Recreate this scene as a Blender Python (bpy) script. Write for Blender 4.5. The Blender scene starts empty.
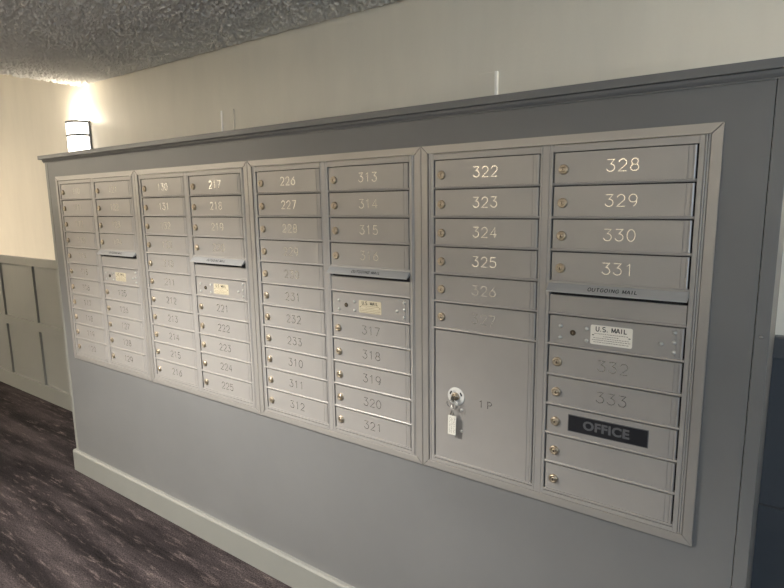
import bpy, bmesh, math, random
from mathutils import Vector, Matrix
random.seed(4)
C = bpy.context.scene.collection
FZ = 1.807                      # height of the mailbox trim's top edge above the floor
PI = math.pi

# ------------------------------------------------------------------ materials
def mat(name, col=(.5,.5,.5), rough=.5, metal=0.0, spec=.5, emit=None, es=0):
    m = bpy.data.materials.new(name); m.use_nodes = True
    b = m.node_tree.nodes['Principled BSDF']
    b.inputs['Base Color'].default_value = (*col, 1)
    b.inputs['Roughness'].default_value = rough
    b.inputs['Metallic'].default_value = metal
    b.inputs['Specular IOR Level'].default_value = spec
    if emit:
        b.inputs['Emission Color'].default_value = (*emit, 1)
        b.inputs['Emission Strength'].default_value = es
    return m
def nodes(m): return m.node_tree.nodes, m.node_tree.links, m.node_tree.nodes['Principled BSDF']
def coords(m, scale=(1,1,1)):
    n, l, b = nodes(m)
    tc = n.new('ShaderNodeTexCoord'); mp = n.new('ShaderNodeMapping')
    mp.inputs['Scale'].default_value = scale
    g = n.new('ShaderNodeNewGeometry')
    l.new(g.outputs['Position'], mp.inputs['Vector'])
    return mp
def noise(m, mp, scale, detail=4, rough=.6):
    n, l, b = nodes(m)
    t = n.new('ShaderNodeTexNoise'); t.inputs['Scale'].default_value = scale
    t.inputs['Detail'].default_value = detail; t.inputs['Roughness'].default_value = rough
    l.new(mp.outputs[0], t.inputs['Vector']); return t
def ramp(m, fac, stops):
    n, l, b = nodes(m)
    r = n.new('ShaderNodeValToRGB'); e = r.color_ramp.elements
    e[0].position, e[0].color = stops[0][0], (*stops[0][1], 1)
    e[1].position, e[1].color = stops[-1][0], (*stops[-1][1], 1)
    for p, c in stops[1:-1]:
        k = e.new(p); k.color = (*c, 1)
    l.new(fac, r.inputs[0]); return r
def bump(m, h, strength, dist, prev=None):
    n, l, b = nodes(m)
    k = n.new('ShaderNodeBump'); k.inputs['Strength'].default_value = strength
    k.inputs['Distance'].default_value = dist
    l.new(h, k.inputs['Height'])
    if prev: l.new(prev.outputs[0], k.inputs['Normal'])
    l.new(k.outputs[0], b.inputs['Normal']); return k
def tinted(name, c, rough, amt=.06, nscale=(1,1,1), ns=3, bs=.05, bd=.002, bscale=120, metal=0, spec=.5):
    m = mat(name, c, rough, metal, spec)
    mp = coords(m, nscale); t = noise(m, mp, ns)
    lo = tuple(x*(1-amt) for x in c); hi = tuple(min(1, x*(1+amt)) for x in c)
    r = ramp(m, t.outputs['Fac'], [(.3, lo), (.7, hi)])
    n, l, b = nodes(m); l.new(r.outputs[0], b.inputs['Base Color'])
    if bs:
        t2 = noise(m, coords(m), bscale, 3); bump(m, t2.outputs['Fac'], bs, bd)
    return m

M = {}
M['cream'] = tinted('cream wall vinyl', (.72,.675,.58), .62, .04, (1,1,.25), 6, .25, .002, 70)
M['ceiling'] = mat('popcorn ceiling', (.88,.86,.81), .95, 0, .1)
_m = M['ceiling']; _mp = coords(_m)
_t = noise(_m, _mp, 55, 6, .7); _t2 = noise(_m, _mp, 170, 3, .6)
bump(_m, _t2.outputs['Fac'], .5, .006)
M['panel'] = tinted('blue grey satin paint', (.130,.130,.128), .42, .05, (1,1,1), 2.5, .12, .001, 180)
M['trimpaint'] = tinted('grey satin trim paint', (.185,.185,.168), .38, .03, (1,1,1), 3, .06, .001, 90)
M['wains'] = tinted('grey wainscot paint', (.185,.185,.170), .42, .04, (1,1,1), 3, .1, .001, 120)
M['wainsdark'] = tinted('dark navy wainscot paint', (.050,.056,.066), .4, .04, (1,1,1), 3, .1, .001, 120)
M['box'] = tinted('powder coated aluminium', (.322,.306,.287), .42, .03, (1,1,1), 8, .1, .0006, 500, metal=.35, spec=.5)
M['boxtrim'] = tinted('anodised trim', (.325,.308,.285), .38, .03, (1,1,1), 8, .08, .0006, 500, metal=.45)
M['awning'] = tinted('slot hood aluminium', (.34,.34,.335), .38, .03, (1,1,1), 8, .05, .0005, 500, metal=.15)
M['rivet'] = mat('pale rivet', (.50,.49,.46), .3, .4)
M['dark'] = mat('dark gap', (.012,.012,.012), .9)  # near-black case; stands for shade in gaps and under hoods
M['lock'] = tinted('brass lock', (.43,.36,.27), .33, .15, (1,1,1), 200, .3, .0006, 600, metal=.9)
M['lockdark'] = mat('keyway', (.06,.045,.03), .5, .6)
M['engrave'] = mat('engraved bare aluminium', (.96,.93,.86), .24, 1.0)
M['white'] = mat('white collar', (.56,.55,.52), .35)
M['black'] = mat('black print', (.012,.012,.014), .5)
M['label'] = tinted('cream label', (.72,.68,.60), .45, .05, bs=0)
M['labely'] = tinted('aged yellow label', (.50,.44,.31), .45, .06, bs=0)
M['print'] = mat('brown small print', (.17,.13,.10), .6)
M['oplate'] = mat('black office plate', (.010,.011,.014), .35)
M['oletter'] = mat('grey office letters', (.085,.085,.09), .5)
M['steel'] = mat('steel', (.38,.37,.35), .3, 1.0)
M['dkmetal'] = mat('dark key metal', (.10,.095,.08), .45, .7)
M['tag'] = mat('white key tag', (.60,.58,.51), .45)
M['bronze'] = mat('brushed sconce frame', (.12,.12,.13), .45, .6)
M['glow'] = mat('lit glass', (.9,.9,.88), .4, 0, .5, (1,.95,.86), 4)
M['glow2'] = mat('lit ceiling lens', (.9,.9,.88), .4, 0, .5, (1,.93,.82), 8)
M['plate'] = mat('pale cover plate', (.56,.53,.45), .3)
M['edgeglint'] = mat('painted edge highlight', (.93,.91,.86), .25)  # near-white, stands in for edges catching sconce light
# carpet with streaks along the hall
m = mat('carpet', (.05,.04,.04), .95, 0, .1)
n, l, b = nodes(m)
def mul(a, c, f=1.0, mode='MULTIPLY'):
    x = n.new('ShaderNodeMix'); x.data_type = 'RGBA'; x.blend_type = mode; x.inputs[0].default_value = f
    l.new(a, x.inputs[6]); l.new(c, x.inputs[7]); return x.outputs[2]
t1 = noise(m, coords(m, (.55, 5.5, 1)), 1.5, 3, .5)          # broad bands
t2 = noise(m, coords(m, (2.6, 20, 1)), 2.0, 6, .72)          # pale worn streaks
t4 = noise(m, coords(m, (1, 1, 1)), 1.1, 3, .5)              # where the streaks gather
t3 = noise(m, coords(m), 150, 3, .7)                         # loops
r1 = ramp(m, t1.outputs['Fac'], [(.38,(.014,.011,.0115)), (.50,(.028,.022,.0225)), (.62,(.050,.040,.040))])
r2 = ramp(m, t2.outputs['Fac'], [(.54,(0,0,0)), (.62,(.45,.45,.45)), (.70,(1,1,1))])
r4 = ramp(m, t4.outputs['Fac'], [(.40,(.15,.15,.15)), (.60,(1,1,1))])
fm = mul(r2.outputs[0], r4.outputs[0])
mx = n.new('ShaderNodeMix'); mx.data_type = 'RGBA'; l.new(fm, mx.inputs[0]); l.new(r1.outputs[0], mx.inputs[6]); mx.inputs[7].default_value = (.16,.125,.115,1)
rd = ramp(m, t2.outputs['Fac'], [(.34,(.45,.45,.45)), (.44,(1,1,1))])
r3 = ramp(m, t3.outputs['Fac'], [(.34,(.22,.22,.22)), (.68,(1.5,1.5,1.5))])
l.new(mul(mul(mx.outputs[2], rd.outputs[0]), r3.outputs[0]), b.inputs['Base Color'])
bump(m, t3.outputs['Fac'], .8, .006)
M['carpet'] = m

# ------------------------------------------------------------------ mesh helpers
def box(bm, x0, x1, y0, y1, z0, z1, mi=0, bev=0):
    vs = [bm.verts.new((x, y, z)) for x in (x0, x1) for y in (y0, y1) for z in (z0, z1)]
    q = [(0,1,3,2), (4,6,7,5), (0,4,5,1), (2,3,7,6), (0,2,6,4), (1,5,7,3)]
    fs = [bm.faces.new([vs[i] for i in f]) for f in q]
    for f in fs: f.material_index = mi
    if bev:
        es = list({e for f in fs for e in f.edges})
        r = bmesh.ops.bevel(bm, geom=es, offset=bev, segments=2, affect='EDGES', profile=.7)
        for f in r['faces']: f.material_index = mi
    return fs
def prism(bm, pts, axis, a, b_, mi=0):
    """extrude a closed 2-D outline: axis 'z' takes (x,y) points, axis 'x' takes (y,z), axis 'y' takes (x,z)"""
    def P(p, t):
        return {'z': (p[0], p[1], t), 'x': (t, p[0], p[1]), 'y': (p[0], t, p[1])}[axis]
    v0 = [bm.verts.new(P(p, a)) for p in pts]; v1 = [bm.verts.new(P(p, b_)) for p in pts]
    n = len(pts); fs = [bm.faces.new(v0), bm.faces.new(v1[::-1])]
    for i in range(n): fs.append(bm.faces.new((v0[i], v1[i], v1[(i+1) % n], v0[(i+1) % n])))
    for f in fs: f.material_index = mi
    return fs
def lathe(bm, prof, seg=24, mi=0, cx=0, cz=0, smooth=True):
    """revolve (r, y) about the y axis through (cx, cz)"""
    rings = []
    for r, y in prof:
        if r < 1e-6: rings.append([bm.verts.new((cx, y, cz))])
        else: rings.append([bm.verts.new((cx + r*math.cos(2*PI*k/seg), y, cz + r*math.sin(2*PI*k/seg))) for k in range(seg)])
    for A, B in zip(rings, rings[1:]):
        for k in range(seg):
            a0, a1 = A[k % len(A)], A[(k+1) % len(A)]; b0, b1 = B[k % len(B)], B[(k+1) % len(B)]
            vs = [v for i, v in enumerate((a0, a1, b1, b0)) if v not in (a0, a1, b1, b0)[:i]]
            if len(vs) > 2:
                f = bm.faces.new(vs); f.material_index = mi; f.smooth = smooth
def tube(bm, pts, r, seg=8, mi=0, closed=False):
    rings = []; n = len(pts); pts = [Vector(p) for p in pts]
    for i, p in enumerate(pts):
        a = pts[(i-1) % n] if (closed or i > 0) else p; c = pts[(i+1) % n] if (closed or i < n-1) else p
        t = (c-a).normalized(); up = Vector((0,1,0)) if abs(t.y) < .9 else Vector((0,0,1))
        s = t.cross(up).normalized(); u = s.cross(t)
        rings.append([bm.verts.new(p + r*(math.cos(2*PI*k/seg)*s + math.sin(2*PI*k/seg)*u)) for k in range(seg)])
    for i in range(n if closed else n-1):
        A, B = rings[i], rings[(i+1) % n]
        for k in range(seg):
            f = bm.faces.new((A[k], A[(k+1) % seg], B[(k+1) % seg], B[k])); f.smooth = True; f.material_index = mi
    if not closed: bm.faces.new(rings[0][::-1]).material_index = mi; bm.faces.new(rings[-1]).material_index = mi
def obj(name, bm, mats, parent=None, loc=None, label=None):
    bmesh.ops.recalc_face_normals(bm, faces=bm.faces)
    me = bpy.data.meshes.new(name); bm.to_mesh(me); bm.free()
    for k in (mats if isinstance(mats, (list, tuple)) else [mats]): me.materials.append(M[k])
    o = bpy.data.objects.new(name, me); C.objects.link(o)
    if parent: o.parent = parent
    if loc is not None: o.location = loc
    if label: o['label'] = label
    return o
def inst(name, me, parent, loc, label=None):
    o = bpy.data.objects.new(name, me); C.objects.link(o); o.parent = parent; o.location = loc
    if label: o['label'] = label
    return o
def struct(name, bm, mats):
    o = obj(name, bm, mats); o['kind'] = 'structure'; return o
def thing(name, label, cat, loc, group=None):
    o = bpy.data.objects.new(name, None); C.objects.link(o); o.location = loc
    o.empty_display_size = .05
    o['label'] = label; o['category'] = cat
    if group: o['group'] = group
    return o
def sbox(name, x0, x1, y0, y1, z0, z1, mt, bev=0):
    bm = bmesh.new(); box(bm, x0, x1, y0, y1, z0, z1, 0, bev); return struct(name, bm, mt)

# ------------------------------------------------------------------ room
WY = .49; CH = 2.446; HI = 2.98; XE = -.567
XL, XR, YF = -9.0, 8.0, -3.65
sbox('floor', XL, XR, YF, WY, -.1, 0, 'carpet')
sbox('wall_back', XL, XR, WY, WY+.12, 0, HI, 'cream')
sbox('wall_front', XL, XR, YF-.12, YF, 0, HI, 'cream')
sbox('wall_left', XL-.12, XL, YF, WY, 0, HI, 'cream')
sbox('wall_right', XR, XR+.12, YF, WY, 0, HI, 'cream')
from mathutils import noise as MN
def popcorn():
    # lower ceiling slab whose underside is sprayed texture, finest where the hall passes the mailboxes
    st = .0052; xs = [XE + i*st for i in range(int(3.6/st)+1)]; ys = [WY - i*st for i in range(int(1.9/st)+1)]
    V = []; Fc = []
    for y in ys:
        for x in xs:
            v = Vector((x, y, 0)); 
            a = MN.noise(v*108); b2 = MN.noise(v*52 + Vector((9,3,1)))
            h = max(0, a*.9 + b2*.7 + .12)
            V.append((x, y, CH + .002 - min(.015, .027*h)*min(1, .12 + abs(WY-y)/.03)))
    nx = len(xs)
    for j in range(len(ys)-1):
        for i in range(nx-1):
            q = j*nx+i; Fc.append((q, q+nx, q+nx+1, q+1)[::-1])
    b0 = len(V); x1, y1 = xs[-1], ys[-1]
    V += [(XE,WY,HI),(XR,WY,HI),(XR,YF,HI),(XE,YF,HI),(XE,WY,CH),(XR,WY,CH),(XR,YF,CH),(XE,YF,CH),(x1,WY,CH),(x1,y1,CH),(XE,y1,CH),(x1,YF,CH)]
    B = lambda *k: tuple(b0+i for i in k)
    Fc += [B(0,1,2,3), B(0,3,7,4), B(1,5,6,2), B(3,2,6,7), B(0,4,5,1), B(8,11,6,5), B(10,7,11,9)]
    me = bpy.data.meshes.new('ceiling'); me.from_pydata(V, [], Fc); me.materials.append(M['ceiling'])
    for p in me.polygons: p.use_smooth = p.index < len(me.polygons)-7
    o = bpy.data.objects.new('ceiling', me); C.objects.link(o); o['kind'] = 'structure'
popcorn()
bm = bmesh.new(); box(bm, XL, XE, YF, WY, HI, HI+.1); struct('ceiling', bm, 'ceiling')

# the boxed-in surround that carries the mailboxes
PX0, PX1 = -.125, 3.418
UW, UH = .8238, 1.0604
PF = .004                       # its face
ox0, ox1, oz0, oz1 = .004, 4*UW-.004, FZ-UH+.004, FZ-.004
ptop = FZ + .0999
bm = bmesh.new()
bx0, bx1 = PX0+.031, PX1-.031
for (x0, x1, z0, z1) in ((bx0, ox0, 0, ptop), (ox1, bx1, 0, ptop), (ox0, ox1, 0, oz0), (ox0, ox1, oz1, ptop)):
    box(bm, x0, x1, PF, PF+.02, z0, z1)
struct('wall_center', bm, 'panel')
for i, (x0, x1, mt) in enumerate(((PX0, PX0+.0295, 'trimpaint'), (PX1-.0295, PX1, 'panel'))):
    o = sbox('trim_%d' % (i+1), x0, x1, PF-.001, WY, 0, ptop, mt, .0015)
    if i:
        bm = bmesh.new(); lathe(bm, [(.0042, 0), (.0040, -.001), (.0025, -.0026), (0, -.003)], 14, 0, 3.402, FZ-.492)
        obj('screw', bm, 'steel', o, (0, PF-.001, 0), 'small bright screw head')
# cap board with cove moulding below
bm = bmesh.new()
box(bm, PX0-.024, PX1+.024, -.022, WY, FZ+.1000, FZ+.1215, 0, .0015)
struct('trim_3', bm, 'panel')
bm = bmesh.new()
cove = [(PF, .0810), (-.002, .0810), (-.002, .0842), (-.005, .0870), (-.008, .092), (-.0095, .0997), (PF, .0997)]
prism(bm, [(y, FZ+z) for y, z in cove], 'x', PX0-.004, PX1+.004)
struct('trim_4', bm, 'panel')
# baseboard of the surround
bm = bmesh.new()
prism(bm, [(PF, 0), (-.015, 0), (-.015, .124), (-.009, .134), (PF, .134)], 'x', PX0-.012, PX1+.012)
prism(bm, [(PX0, 0), (PX0-.012, 0), (PX0-.012, .134), (PX0, .134)], 'y', PF, WY-.002)
struct('baseboard_center', bm, 'trimpaint')

# wainscot on the wall behind, both sides of the surround
k = 5
for side, (x0, x1, edges) in (('left', (XL, PX0-.0005, (-1.66, -2.32, -2.98, -3.64, -4.3, -4.96, -.93, -.27))), ('right', (PX1+.0005, XR, (3.9, 4.56, 5.22, 5.88)))):
    wm = 'wains' if side == 'left' else 'wainsdark'
    sbox('trim_%d' % k, x0, x1, WY-.006, WY, .12, 1.16, wm); k += 1
    bm = bmesh.new()
    prism(bm, [(WY, 1.157), (WY-.026, 1.157), (WY-.028, 1.16), (WY-.028, 1.220), (WY-.024, 1.225), (WY, 1.225)], 'x', x0, x1)
    struct('trim_%d' % k, bm, wm); k += 1
    sbox('trim_%d' % k, x0, x1, WY-.024, WY-.006, .606, .682, wm, .001); k += 1
    for e in edges:
        for z0, z1 in ((.138, .606), (.682, 1.157)):
            sbox('trim_%d' % k, e-.078, e, WY-.023, WY-.006, z0, z1, wm, .001); k += 1
    sbox('baseboard_'+side, x0, x1, WY-.026, WY, 0, .138, 'trimpaint' if side == 'left' else wm, .0015)
# opposite wall's wainscot (behind the camera, seen only in reflections)
sbox('trim_%d' % k, XL, XR, YF, YF+.02, .0, .72, 'wainsdark'); k += 1

# ------------------------------------------------------------------ stroke lettering for the engraved numbers
def arc(cx, cy, rx, ry, a0, a1, n=12):
    return [(cx+rx*math.cos(math.radians(a0+(a1-a0)*i/n)), cy+ry*math.sin(math.radians(a0+(a1-a0)*i/n))) for i in range(n+1)]
G = {
 '0': [arc(.33,.5,.33,.5,90,450,24)],
 '1': [[(.12,.80),(.36,1),(.36,0)]],
 '2': [arc(.33,.70,.31,.30,170,-38,12)+[(.0,0),(.66,0)]],
 '3': [[(.03,1),(.62,1),(.30,.62)]+arc(.32,.31,.34,.31,82,-165,14)],
 '4': [[(.50,0),(.50,1),(.0,.30),(.68,.30)]],
 '5': [[(.60,1),(.10,1),(.05,.57)]+arc(.31,.32,.34,.32,128,-155,14)],
 '6': [[(.55,1),(.12,.52)]+arc(.33,.32,.33,.32,150,510,22)],
 '7': [[(.0,1),(.66,1),(.22,0)]],
 '8': [arc(.33,.75,.27,.25,90,450,20), arc(.33,.26,.33,.26,90,450,20)],
 '9': [arc(.33,.68,.33,.32,-30,330,22)+[(.56,.40)]+arc(.26,.45,.38,.45,0,-70,8)],
 'U': [[(.02,1),(.02,.32)]+arc(.33,.31,.31,.31,180,360,10)+[(.64,1)]], '.': [[(.30,-.02),(.30,.16)]], ' ': [],
 'O': [arc(.33,.5,.36,.5,90,450,20)], 'T': [[(-.02,1),(.68,1)],[(.33,1),(.33,0)]], 'N': [[(.02,0),(.02,1)],[(.02,1),(.64,0)],[(.64,0),(.64,1)]],
 'G': [arc(.35,.5,.35,.5,40,330,16)+[(.66,.45),(.38,.45)]],
 'S': [arc(.33,.75,.29,.25,30,270,12)+arc(.33,.25,.31,.25,90,-150,12)],
 'M': [[(.0,0),(.0,1)],[(.0,1),(.36,.12)],[(.36,.12),(.72,1)],[(.72,1),(.72,0)]],
 'A': [[(-.04,0),(.33,1)],[(.33,1),(.70,0)],[(.10,.32),(.56,.32)]],
 'I': [[(.33,0),(.33,1)]], 'L': [[(.12,1),(.12,0)],[(.04,.07),(.64,.07)]],
 'P': [[(.05,0),(.05,1),(.35,1)]+arc(.35,.74,.30,.26,90,-90,10)+[(.05,.48)]],
}
NARROW = {'.': .5, 'I': .6, ' ': .6}
def strokes(bm, s, cx, cz, h, adv, w, y=-.00035, mi=0):
    aw = [adv*(NARROW.get(c, 1) if 'MAIL' in s else 1) for c in s]
    x = cx - sum(aw)/2 + aw[0]/2
    for s_i, ch in enumerate(s):
        for pl in G[ch]:
            p = [Vector((x+(u-.33)*h*.98, cz+(v-.5)*h)) for u, v in pl]
            q = [p[0]]
            for a in p[1:]:
                if (a-q[-1]).length > h*.01: q.append(a)
            p = q; L = []; Rr = []
            loop = (p[0]-p[-1]).length < h*.02
            for i, a in enumerate(p):
                d0 = (a-p[i-1]).normalized() if i else (p[1]-p[0]).normalized()
                d1 = (p[i+1]-a).normalized() if i < len(p)-1 else (a-p[i-1]).normalized()
                if loop and i in (0, len(p)-1): d0 = (p[-1]-p[-2]).normalized(); d1 = (p[1]-p[0]).normalized()
                n0 = Vector((-d0.y, d0.x)); n1 = Vector((-d1.y, d1.x)); nn = n0+n1
                nn = nn/max(nn.length_squared/2, .5) if nn.length > .1 else n0
                L.append(a+nn*w/2); Rr.append(a-nn*w/2)
            for i in range(len(p)-1):
                v = [bm.verts.new((t.x, y, t.y)) for t in (L[i], L[i+1], Rr[i+1], Rr[i])]
                f = bm.faces.new(v); f.material_index = mi
        k_ = s_i; x += (aw[k_] + aw[min(k_+1, len(aw)-1)])/2
def ribbon_obj(name, s, cx, cz, h, adv, w, parent, loc=(0,0,0), mt='engrave', y=-.00035):
    bm = bmesh.new(); strokes(bm, s, cx, cz, h, adv, w, y)
    me = bpy.data.meshes.new(name)
    for f in bm.faces:                               # every face looks out of the door
        f.normal_update()
        if f.normal.y > 0: f.normal_flip()
    bm.to_mesh(me); bm.free(); me.materials.append(M[mt])
    o = bpy.data.objects.new(name, me); C.objects.link(o); o.parent = parent; o.location = loc
    return o
def text_obj(name, s, size, mt, parent, loc, offset=0, sx=1, rx=PI/2, depth=.0002, spacing=1):
    cu = bpy.data.curves.new(name, 'FONT'); cu.body = s; cu.size = size; cu.align_x = 'CENTER'; cu.align_y = 'CENTER'
    cu.offset = offset; cu.extrude = depth; cu.space_character = spacing
    t = bpy.data.objects.new('tmp', cu); C.objects.link(t)
    me = bpy.data.meshes.new_from_object(t.evaluated_get(bpy.context.evaluated_depsgraph_get()))
    me.name = name
    bpy.data.objects.remove(t); me.materials.clear(); me.materials.append(M[mt])
    o = bpy.data.objects.new(name, me); C.objects.link(o); o.parent = parent
    o.rotation_euler = (rx, 0, 0); o.scale = (sx, 1, 1); o.location = loc
    return o

# ------------------------------------------------------------------ mailbox parts (local: x from the unit's left edge, z down from its top edge, y=0 the door plane)
P = .0889; A = .0448
A0, A1, B0, B1 = .0470, .3870, .4272, .7726
T = .0243
def trim_mesh():
    bm = bmesh.new(); g = .0006
    for s in range(4):
        if s in (0, 1):   # top, bottom
            z0, z1 = (-g, -T) if s == 0 else (-UH+g, -UH+T)
            pts = [(2*g, z0), (UW-2*g, z0), (UW-T-g*1.5, z1), (T+g*1.5, z1)]
        else:
            x0, x1 = (g, T) if s == 2 else (UW-g, UW-T)
            pts = [(x0, -2*g), (x0, -UH+2*g), (x1, -UH+T+g*1.5), (x1, -T-g*1.5)]
        fs = prism(bm, pts, 'y', -.0050, PF-.0002)
        es = list({e for f in fs for e in f.edges if all(v.co.y < -.004 for v in e.verts)})
        bmesh.ops.bevel(bm, geom=es, offset=.0012, segments=2, affect='EDGES')
    return bm
def bead(bm, x0, x1, y, z0, z1):
    n = 8; c = (x0+x1)/2; r = (x1-x0)/2
    pts = [(x0, .012)] + [(c - r*math.cos(PI*i/n), y + .0028 - .0028*math.sin(PI*i/n)) for i in range(n+1)] + [(x1, .012)]
    prism(bm, pts, 'z', z0, z1)
def stile(bm, x0, x1, y, z0, z1, bev=.0009):
    pts = [(x0, .02), (x0, y+bev), (x0+bev, y), (x1-bev, y), (x1, y+bev), (x1, .02)]
    prism(bm, pts, 'z', z0, z1)
def frame_mesh(parcel):
    bm = bmesh.new(); zt, zb = -T-.0008, -UH+T+.0008
    f = -.0022
    bead(bm, T+.0008, .0325, f, zt, zb); stile(bm, .0332, .0445, f, zt, zb)
    stile(bm, .3892, .3950, f, zt, zb); stile(bm, .3955, .4150, f, zt, zb); stile(bm, .4155, .4246, f, zt, zb)
    stile(bm, .7752, .7868, f, zt, zb); bead(bm, .7874, .7926, f, zt, zb); bead(bm, .7930, UW-T-.0008, f+.0006, zt, zb)
    for c, (x0, x1) in enumerate(((.0445, .3892), (.4246, .7752))):
        box(bm, x0, x1, f, .012, -A+.0006, zt-.001, 0, .0008)
        box(bm, x0, x1, f, .012, -A-11*P+.0015, -A-11*P+.008, 0, .0008)
        box(bm, x0, x1, f, .012, zb+.0005, -A-11*P-.0008, 0, .0006)
        for r in range(1, 11):
            if c == 0 and parcel and r > 6: continue
            z = -A - r*P
            pts = [(.012, z+.0010), (f+.0008, z+.0010), (f, z+.0022), (f-.0006, z+.0045), (f, z+.0068), (f+.0010, z+.0080), (.012, z+.0080)]
            prism(bm, pts, 'x', x0, x1)
    return bm
def case_mesh():
    bm = bmesh.new()
    box(bm, T+.002, UW-T-.002, .0125, .42, -UH+T+.001, -T-.001)
    return bm
def door_prof(w):
    return [(0, .008), (0, .0006), (.0008, 0), (w-.0182, 0), (w-.0176, .0012), (w-.0160, .0012), (w-.0154, 0), (w-.0080, 0),
            (w-.0074, .0010), (w-.0066, .0010), (w-.0058, -.0006), (w-.0030, -.0012), (w-.0006, -.0002), (w, .0012), (w, .008)]
def door_mesh(w, h):
    bm = bmesh.new(); prism(bm, door_prof(w), 'z', -h, 0); return bm
def as_mesh(bm, name, mats):
    bmesh.ops.recalc_face_normals(bm, faces=bm.faces)
    me = bpy.data.meshes.new(name); bm.to_mesh(me); bm.free()
    for k in mats: me.materials.append(M[k])
    return me
GAPL, GAPR = .0018, .0034
DH = P - .0080 - .0024
MS = {}
MS['trim'] = as_mesh(trim_mesh(), 'trim_frame', ['boxtrim'])
MS['frame'] = as_mesh(frame_mesh(False), 'face_frame', ['box']); MS['framep'] = as_mesh(frame_mesh(True), 'face_frame', ['box'])
MS['case'] = as_mesh(case_mesh(), 'case', ['dark'])
WA, WB = A1-A0-GAPR, B1-B0-GAPR
MS['doorA'] = as_mesh(door_mesh(WA, DH), 'door', ['box']); MS['doorB'] = as_mesh(door_mesh(WB, DH), 'door', ['box'])
PH = 5*P - .0030 - .0015
MS['doorP'] = as_mesh(door_mesh(WA, PH), 'parcel_door', ['box'])
bm = bmesh.new()
lathe(bm, [(.0134, .0005), (.0134, -.0032), (.0129, -.0048), (.0118, -.0060), (.0102, -.0066), (.0076, -.0067), (.0068, -.0056), (.0062, -.0056), (.0058, -.0068), (.0048, -.0074), (.0026, -.0076), (0, -.0077)], 28)
box(bm, -.0006, .0006, -.0080, -.0070, -.0038, .0038, 1)
lathe(bm, [(.0014, -.0072), (.0014, -.0081), (0, -.0081)], 10, 1)
MS['lock'] = as_mesh(bm, 'lock', ['lock', 'lockdark'])
bm = bmesh.new(); lathe(bm, [(.0080, .0003), (.0080, -.0014), (.0068, -.0024), (.0046, -.0010), (0, -.0008)], 20); box(bm, -.0005, .0005, -.0014, -.0008, -.003, .003, 1)
MS['plock'] = as_mesh(bm, 'postal_lock', ['lockdark', 'lock'])
bm = bmesh.new(); lathe(bm, [(.0056, .0003), (.0054, -.0012), (.0042, -.0030), (.0022, -.0042), (0, -.0046)], 16)
MS['rivet'] = as_mesh(bm, 'rivet', ['rivet'])
bm = bmesh.new()      # hood over the outgoing slot: sloping plate, small front lip, end cheeks
z0 = 0; hood = [(.004, .001), (-.0015, .001), (-.0215, -.0190), (-.0215, -.0222), (-.0202, -.0222), (-.0200, -.0196), (-.0012, -.0008), (.004, -.0008)]
prism(bm, hood, 'x', -.0065, WB+.0045)
for x in (-.0065, WB+.0030):
    prism(bm, [(.004, 0), (-.0015, 0), (-.0210, -.0190), (-.0120, -.0190), (.004, -.0060)], 'x', x, x+.0015)
MS['hood'] = as_mesh(bm, 'outgoing_hood', ['awning'])
bm = bmesh.new()
prism(bm, [(.008, 0), (0, 0), (0, -.048), (.008, -.048)], 'x', 0, WB+.005)
MS['slotplate'] = as_mesh(bm, 'slot_plate', ['box'])
bm = bmesh.new()
def rrect(w, h, r, n=5):
    o = []
    for cx, cz, a in ((w/2-r, h/2-r, 0), (-w/2+r, h/2-r, 90), (-w/2+r, -h/2+r, 180), (w/2-r, -h/2+r, 270)):
        o += [(cx+r*math.cos(math.radians(a+90*i/n)), cz+r*math.sin(math.radians(a+90*i/n))) for i in range(n+1)]
    return o
def label_mesh(w, h, mt):
    bm = bmesh.new(); prism(bm, rrect(w, h, .0045), 'y', -.0006, .0002)
    rnd = random.Random(7)
    def dash(x0, x1, z, t=.0007): 
        box(bm, x0, x1, -.0008, -.0005, z-t, z+t, 1)
    for row, (z, ext) in enumerate(((.0035, .80), (-.0030, .38), (-.0085, .86), (-.0140, .92), (-.0200, .84))):
        x = -w/2*ext
        while x < w/2*ext:
            d = rnd.uniform(.002, .0065); dash(x, min(x+d, w/2*ext), z + rnd.uniform(-.0003, .0003)); x += d + rnd.uniform(.0008, .002)
    for x in (-w/2+.007, w/2-.007): box(bm, x-.0026, x+.0026, -.0009, -.0005, -.0022, .0002, 2)
    return as_mesh(bm, 'postal_label', [mt, 'print', 'black'])
MS['label'] = label_mesh(.1080, .0535, 'label'); MS['labely'] = label_mesh(.1, .0450, 'labely')

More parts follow.
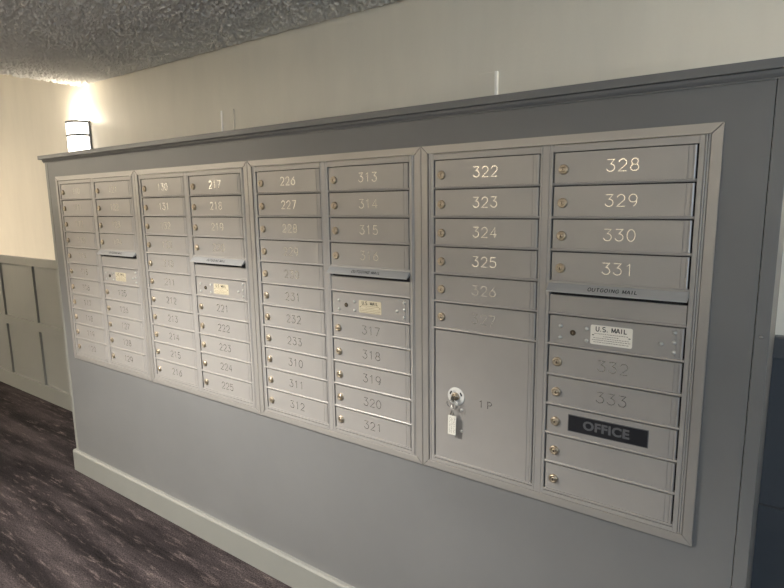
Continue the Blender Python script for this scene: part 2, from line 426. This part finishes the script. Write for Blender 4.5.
def unit(idx, label, colA, colB, washed=False):
    last = idx == 3
    u = thing('mailbox_cluster', label, 'mailbox cluster', (idx*UW, 0, FZ), 'mailbox clusters set into the grey surround')
    inst('case', MS['case'], u, (0,0,0)); inst('trim_frame', MS['trim'], u, (0,0,0))
    inst('face_frame', MS['framep' if last else 'frame'], u, (0,0,0))
    def number(par, s, x):
        ribbon_obj('number', s, x, -DH/2+.0005, .0300, .0290, .00205, par)
    def door(col, r, s):
        x0 = (A0 if col == 'A' else B0) + GAPL
        lab = 'mailbox door engraved %s' % s if s.isdigit() else ('mailbox door with black OFFICE plate' if s == 'OFFICE' else None)
        d = inst('door', MS['door'+col], u, (x0, 0, -A - r*P - .0020), lab)
        inst('lock', MS['lock'], d, ((.0235 if col == 'A' else .0250), -.0002, -DH/2-.0045))
        if s.isdigit(): number(d, s, (.2205-A0 if col == 'A' else .6050-B0) - GAPL)
        if s == 'OFFICE':
            bm = bmesh.new(); w, h = .2135, .0500
            box(bm, -w/2, w/2, -.0016, .0004, -h/2, h/2, 1, .0005); box(bm, -w/2+.0022, w/2-.0022, -.0019, -.0010, -h/2+.0022, h/2-.0022, 0)
            pl = obj('name_plate', bm, ['oplate', 'oletter'], d, (.5975-B0-GAPL, 0, -DH/2-.0003), 'black plate with grey letters OFFICE')
            t = text_obj('plate_letters', 'OFFICE', .0345, 'oletter', d, (.5950-B0-GAPL, -.0021, -DH/2-.0003), .0013, 1.06, spacing=1.06)
    for r, s in enumerate(colA): door('A', r, s)
    for r, s in enumerate(colB):
        if s == 'slot':
            z = -A - r*P
            inst('slot_plate', MS['slotplate'], u, (B0-.001, .0002, z-.0325))  # slot left open below the hood; black case doubles as the hood's shadow
            h = inst('outgoing_hood', MS['hood'], u, (B0+GAPL, 0, z+.0010))
            a = math.atan2(.0200, .020)
            t = ribbon_obj('slot_lettering', 'OUTGOING MAIL', 0, 0, .0110, .0108, .0020, h, (.5970-B0-GAPL, -.0115-.0006, -.0095), 'black', -.0002)
            t.rotation_euler = (a - PI/2, 0, 0)
        elif s == 'usps':
            p = inst('postal_panel', MS['doorB'], u, (B0+GAPL, 0, -A - r*P - .0020), 'postal access panel with rivets and U.S. MAIL label')
            inst('postal_lock', MS['plock'], p, (.4950-B0-GAPL, 0, -.0440))
            for (x, z) in ((.4600,-.0283), (.4600,-.0612), (.5330,-.0283), (.5330,-.0612), (.7200,-.0445), (.7500,-.0120), (.7500,-.0375), (.7500,-.0630)):
                inst('rivet', MS['rivet'], p, (x-B0-GAPL, 0, z))
            lx = .5970 if last else .6040
            lb = inst('postal_label', MS['label' if last else 'labely'], p, (lx-B0-GAPL, 0, -.0415 if last else -.0430))
            hh = .0125 if last else .0110; hz = (-.0415 if last else -.0430)+(.0165 if last else .0135)
            ribbon_obj('label_heading', 'U.S. MAIL', lx-B0-GAPL, hz, hh, hh*.92, hh*.19, p, mt='black', y=-.0009)
        else: door('B', r, s)
    if last:
        d = inst('parcel_door', MS['doorP'], u, (A0+GAPL, 0, -A-6*P-.0020), 'tall parcel locker door engraved 1P')
        ribbon_obj('number', '1P', .2300-A0-GAPL, -.8000+A+6*P+.0020, .0225, .0290, .0019, d)
        cx, cz = .1262-A0-GAPL, -.7925+A+6*P+.0020
        bm = bmesh.new()
        lathe(bm, [(.0300, .0003), (.0300, -.0012), (.0288, -.0018), (.0120, -.0018), (.0115, -.0010), (0, -.0010)], 40)
        # short black printed arcs on the collar
        for a0 in (30, 150):
            a = math.radians(a0); c0 = Vector((math.cos(a), math.sin(a)))*.0215; tq = Vector((-math.sin(a), math.cos(a))); nq = Vector((math.cos(a), math.sin(a)))
            pts = [c0 + tq*u*.0062 + nq*v*.0024 for u, v in ((-1,-1), (1,-1), (1,1), (-1,1))]
            prism(bm, [(p.x, p.y) for p in pts], 'y', -.0022, -.0016, 1)
        obj('lock_collar', bm, ['white', 'black'], d, (cx, 0, cz), 'round white collar with black marks')
        inst('lock', MS['lock'], d, (cx-.001, -.0022, cz+.001))
        for z in (-.834, -.906): inst('rivet', MS['rivet'], d, (.1465-A0-GAPL, .0006, z+A+6*P+.0020))
        bm = bmesh.new(); lathe(bm, [(.0100, .0002), (.0100, -.0004), (.0092, -.0004), (.0090, .0001), (0, .0001)], 24)
        obj('blank_punch', bm, 'box', d, (.0920-A0-GAPL, 0, -.7980+A+6*P+.0020), 'faint round mark pressed beside the lock')
    return u

def rng(a, n): return [str(a+i) for i in range(n)]
unit(0, 'leftmost mailbox cluster, doors numbered 110 to 129, beside the wainscot', rng(110, 11), rng(121, 4)+['slot', 'usps']+rng(125, 5))
unit(1, 'second mailbox cluster from the left, doors numbered 130 to 133 and 210 to 225', rng(130, 4)+rng(210, 7), rng(217, 4)+['slot', 'usps']+rng(221, 5))
unit(2, 'third mailbox cluster from the left, doors numbered 226 to 233 and 310 to 321', rng(226, 8)+rng(310, 3), rng(313, 4)+['slot', 'usps']+rng(317, 5))
unit(3, 'nearest mailbox cluster with parcel locker 1P and black OFFICE plate', rng(322, 6), rng(328, 4)+['slot', 'usps', '332', '333', 'OFFICE', 'blank', 'blank'])

# ------------------------------------------------------------------ key hanging from the parcel lock
kx, kz = 3*UW + .1252, FZ - .794
K = thing('key', 'key with split rings and white tag hanging from the parcel locker lock', 'key', (kx, -.0075, kz))
bm = bmesh.new()                       # key head and shank turned in the keyway
prism(bm, [(.0068*math.cos(2*PI*i/16), -.001+.0095*math.sin(2*PI*i/16)) for i in range(16)], 'y', -.0145, -.0118)
box(bm, -.0035, .0035, -.0125, .0005, -.0009, .0009)
obj('key_bow', bm, 'dkmetal', K)
def ring_pts(cx, cy, cz, r, tilt, turn=0, n=28):
    o = []
    for i in range(n):
        a = 2*PI*i/n; v = Vector((r*math.cos(a), 0, r*math.sin(a)))
        v = Matrix.Rotation(turn, 3, 'Z') @ (Matrix.Rotation(tilt, 3, 'X') @ v); o.append(v + Vector((cx, cy, cz)))
    return o
bm = bmesh.new(); tube(bm, ring_pts(-.0075, -.0140, -.0170, .0120, .15, .25), .0014, 8, 0, True)
obj('split_ring', bm, 'steel', K)
bm = bmesh.new(); tube(bm, ring_pts(.0045, -.0120, -.0215, .0120, -.2, -.35), .0014, 8, 0, True)
obj('split_ring', bm, 'steel', K)
bm = bmesh.new()
for sx in (-.0030, .0030): tube(bm, [(-.0040+sx, -.0115, -.0290), (-.0040+sx, -.0095, -.0540)], .0011, 6)
tube(bm, ring_pts(-.0035, -.0100, -.0530, .0055, .1, .2), .0011, 6, 0, True)
obj('tag_wire', bm, 'steel', K)
bm = bmesh.new(); box(bm, -.0140, .0140, -.0012, .0012, -.0640, 0, 0, .001)
rnd = random.Random(3)
for c in range(3):                      # worn handwriting running down the tag
    z = -.006
    while z > -.058:
        d = rnd.uniform(.002, .0055); x = -.0075 + c*.0072 + rnd.uniform(-.0012, .0012)
        box(bm, x-.0005, x+.0005, -.0015, -.0011, z-d, z, 1)
        if rnd.random() < .6: box(bm, x, x+rnd.uniform(.002, .004), -.0015, -.0011, z-.0005, z+.0004, 1)
        z -= d + rnd.uniform(.001, .003)
tg = obj('tag', bm, ['tag', 'print'], K, (-.0035, -.0100, -.0590), 'white plastic tag with worn writing'); tg.rotation_euler = (0, .02, .06)

# ------------------------------------------------------------------ wall sconces (the left one shows; its twin is past the right edge; those opposite are added fill)
def sconce(x, z0, z1, label, strength=1.0, far=False):
    S = thing('wall_sconce', label, 'wall lamp', (x, YF if far else WY, z0), 'wall sconces on the cream wall')
    if far: S.rotation_euler = (0, 0, PI)
    ly = YF+.055 if far else WY-.055
    h = z1-z0; w = .094; d = .098
    bm = bmesh.new(); box(bm, -w-.012, w+.012, -.012, 0, 0, h, 0, .002); obj('back_plate', bm, 'bronze', S)
    def half(rw, rd, n=20): return [(-rw*math.cos(PI*i/n), -.012 - (rd-.012)*(math.sin(PI*i/n))**.6) for i in range(n+1)]
    bm = bmesh.new(); o_ = half(w, d); i_ = half(w-.004, d-.004)
    for (a, b2), (c, e) in zip(zip(o_, o_[1:]), zip(i_, i_[1:])):
        q = [bm.verts.new((p[0], p[1], z)) for z in (.006, h-.006) for p in (a, b2, e, c)]
        for f in ((0,1,5,4), (2,3,7,6), (0,4,7,3), (1,2,6,5), (3,2,1,0), (4,5,6,7)): 
            bm.faces.new([q[j] for j in f])
    bmesh.ops.remove_doubles(bm, verts=bm.verts, dist=1e-5)
    obj('diffuser', bm, 'glow', S)
    for z in (h-.014, h*.60, 0):
        bm = bmesh.new(); a = half(w+.003, d+.003); c = half(w-.002, d-.002)
        for (p, q), (r, s) in zip(zip(a, a[1:]), zip(c, c[1:])):
            v = [bm.verts.new((t[0], t[1], zz)) for zz in (z, z+.014) for t in (p, q, s, r)]
            for f in ((0,1,5,4), (2,3,7,6), (3,2,1,0), (4,5,6,7)): bm.faces.new([v[j] for j in f])
        bmesh.ops.remove_doubles(bm, verts=bm.verts, dist=1e-5)
        obj('band', bm, 'bronze', S)
    L = bpy.data.lights.new('sconce_bulb', 'SPOT' if far else 'POINT'); L.energy = (80 if far else 6)*strength
    if far: L.spot_size = math.radians(140); L.spot_blend = .3
    L.color = (1, .88, .70); L.shadow_soft_size = .03
    lo = bpy.data.objects.new('sconce_bulb', L); C.objects.link(lo); lo.location = (x, ly, z1+.025); lo.rotation_euler = (PI if far else 0, 0, 0)
    L2 = bpy.data.lights.new('sconce_bulb', 'POINT'); L2.energy = 3*strength; L2.color = (1, .88, .70); L2.shadow_soft_size = .03
    lo2 = bpy.data.objects.new('sconce_bulb', L2); C.objects.link(lo2); lo2.location = (x, ly, z0-.03)
    return S
sconce(-.625, FZ+.150, FZ+.405, 'lit wall sconce with dark bands, above the left end of the mailboxes')
sconce(4.35, FZ+.150, FZ+.405, 'lit wall sconce on the cream wall past the right end of the mailboxes', 5.0)
for q, sx_ in enumerate((-3.6, .4, 4.4)):  # added sconces, out of view, throwing fill light up at the ceiling
    S_ = sconce(sx_, FZ+.150, FZ+.405, ('added unseen fill sconce on the far side of the hall, left end', 'added unseen fill sconce on the far side of the hall, opposite the mailboxes', 'added unseen fill sconce on the far side of the hall, right end')[q], (2.6, 2.2, .8)[q], True)


# pale cover plates on the cream wall above the cap
def cover(x0, x1, z0, z1, edge, label):
    t = thing('cover_plate', label, 'cover plate', ((x0+x1)/2, WY, z0), 'cover plates above the cap')
    w = (x1-x0)/2; h = z1-z0
    bm = bmesh.new(); box(bm, -w, w, -.009, 0, 0, h, 0, .0025); obj('plate', bm, 'cream', t)
    bm = bmesh.new(); s = w*edge; box(bm, s-.0055, s+.0055, -.014, -.0002, 0, h, 0, .003); obj('edge_highlight', bm, 'edgeglint', t, None, 'edge highlight painted white')  # bright strip paints the lamplight caught along one edge
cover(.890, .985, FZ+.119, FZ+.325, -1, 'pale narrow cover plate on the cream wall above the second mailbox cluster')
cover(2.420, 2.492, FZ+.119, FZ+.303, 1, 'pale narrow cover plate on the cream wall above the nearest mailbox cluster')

# ------------------------------------------------------------------ hall lights behind and beside the camera; the long strips are added fill
def add_fill_strip(x, y, z, label, energy, col=(1,.93,.83), size=1.5):  # added strips, unseen, brighten the opposite wall that the numbers reflect
    t = thing('fill_strip', label, 'ceiling light', (x, y, z), 'added fill strips along the far side of the hall')
    bm = bmesh.new(); box(bm, -size, size, -.10, .10, -.030, 0, 0, .006); obj('housing', bm, 'white', t)
    bm = bmesh.new(); box(bm, -size+.02, size-.02, -.085, .085, -.036, -.0305, 0, .002); obj('lens', bm, 'glow2', t)
    L = bpy.data.lights.new('fill_light', 'AREA'); L.shape = 'RECTANGLE'; L.size = size*2; L.size_y = .2; L.energy = energy; L.color = col
    o = bpy.data.objects.new('fill_light', L); C.objects.link(o); o.location = (x, y, z-.045)
for q, cx_ in enumerate((-7.4, -4.2, -1.0, 2.2, 5.4)):
    add_fill_strip(cx_, YF+.30, CH if cx_ > XE-1.3+.2 and cx_ > 0 else HI, ('added unseen fill strip at the far left end of the hall', 'added unseen fill strip left of the raised ceiling', 'added unseen fill strip just past the lower ceiling edge', 'added unseen fill strip behind the camera', 'added unseen fill strip at the right end of the hall')[q], (78, 78, 56, 14, 5)[q])
def can_light(x, y, z, label, energy, col, half):
    t = thing('recessed_light', label, 'ceiling light', (x, y, z), 'recessed lights in the hall')
    bm = bmesh.new(); n = 32
    prof = [(.085, 0), (.105, 0), (.106, -.004), (.100, -.008), (.088, -.008), (.085, -.002)]
    R0 = [[bm.verts.new((r*math.cos(2*PI*k/n), r*math.sin(2*PI*k/n), zz)) for k in range(n)] for r, zz in prof]
    for a in range(len(prof)):
        A_, B_ = R0[a], R0[(a+1) % len(prof)]
        for k in range(n): bm.faces.new((A_[k], A_[(k+1) % n], B_[(k+1) % n], B_[k]))
    obj('rim', bm, 'white', t)
    bm = bmesh.new(); v = [bm.verts.new((.084*math.cos(2*PI*k/n), .084*math.sin(2*PI*k/n), zz)) for zz in (-.001, -.004) for k in range(n)]
    bm.faces.new(v[:n]); bm.faces.new(v[n:][::-1])
    for k in range(n): bm.faces.new((v[k], v[(k+1) % n], v[n+(k+1) % n], v[n+k]))
    obj('lens', bm, 'glow2', t)
    L = bpy.data.lights.new('can_lamp', 'SPOT'); L.energy = energy; L.color = col; L.spot_size = 2*math.radians(half); L.spot_blend = .55; L.shadow_soft_size = .07
    o = bpy.data.objects.new('can_lamp', L); C.objects.link(o); o.location = (x, y, z-.03)
can_light(1.25, -1.65, CH, 'round recessed light in the lower ceiling facing the mailboxes', 720, (1,.97,.92), 67)
can_light(-2.6, -1.3, HI, 'round recessed light in the raised ceiling on the left', 95, (1,.76,.50), 75)
# daylight from the glazed end of the hall on the right
bm = bmesh.new(); box(bm, 5.0, 7.0, YF, YF+.02, .9, 2.2); struct('window_1', bm, 'white')
L = bpy.data.lights.new('daylight', 'AREA'); L.shape = 'RECTANGLE'; L.size = 1.9; L.size_y = 1.2; L.energy = 70; L.color = (.55,.76,1)
o = bpy.data.objects.new('daylight', L); C.objects.link(o); o.location = (6.0, YF+.05, 1.55); o.rotation_euler = (PI/2, 0, 0)

w = bpy.data.worlds.new('world'); bpy.context.scene.world = w; w.use_nodes = True
w.node_tree.nodes['Background'].inputs[0].default_value = (.05,.05,.055,1)

# ------------------------------------------------------------------ camera
yaw, pitch, roll = -.62821, -.16232, -.015189
F = 563.158
f = Vector((math.sin(yaw)*math.cos(pitch), math.cos(yaw)*math.cos(pitch), math.sin(pitch)))
rt = Vector((math.cos(yaw), -math.sin(yaw), 0)); up = rt.cross(f)
R_ = math.cos(roll)*rt + math.sin(roll)*up; U_ = -math.sin(roll)*rt + math.cos(roll)*up
cam = bpy.data.cameras.new('camera'); cam.sensor_width = 36; cam.lens = F*36/784; cam.clip_start = .02
co = bpy.data.objects.new('camera', cam); C.objects.link(co)
mw = Matrix((R_, U_, -f)).transposed().to_4x4(); mw.translation = Vector((3.45716, -1.52716, FZ-.16915))
co.matrix_world = mw
sc = bpy.context.scene; sc.camera = co
sc.view_settings.view_transform = 'Standard'; sc.view_settings.look = 'None'
sc.view_settings.exposure = 0.10; sc.view_settings.gamma = 1; sc.view_settings.use_curve_mapping = False
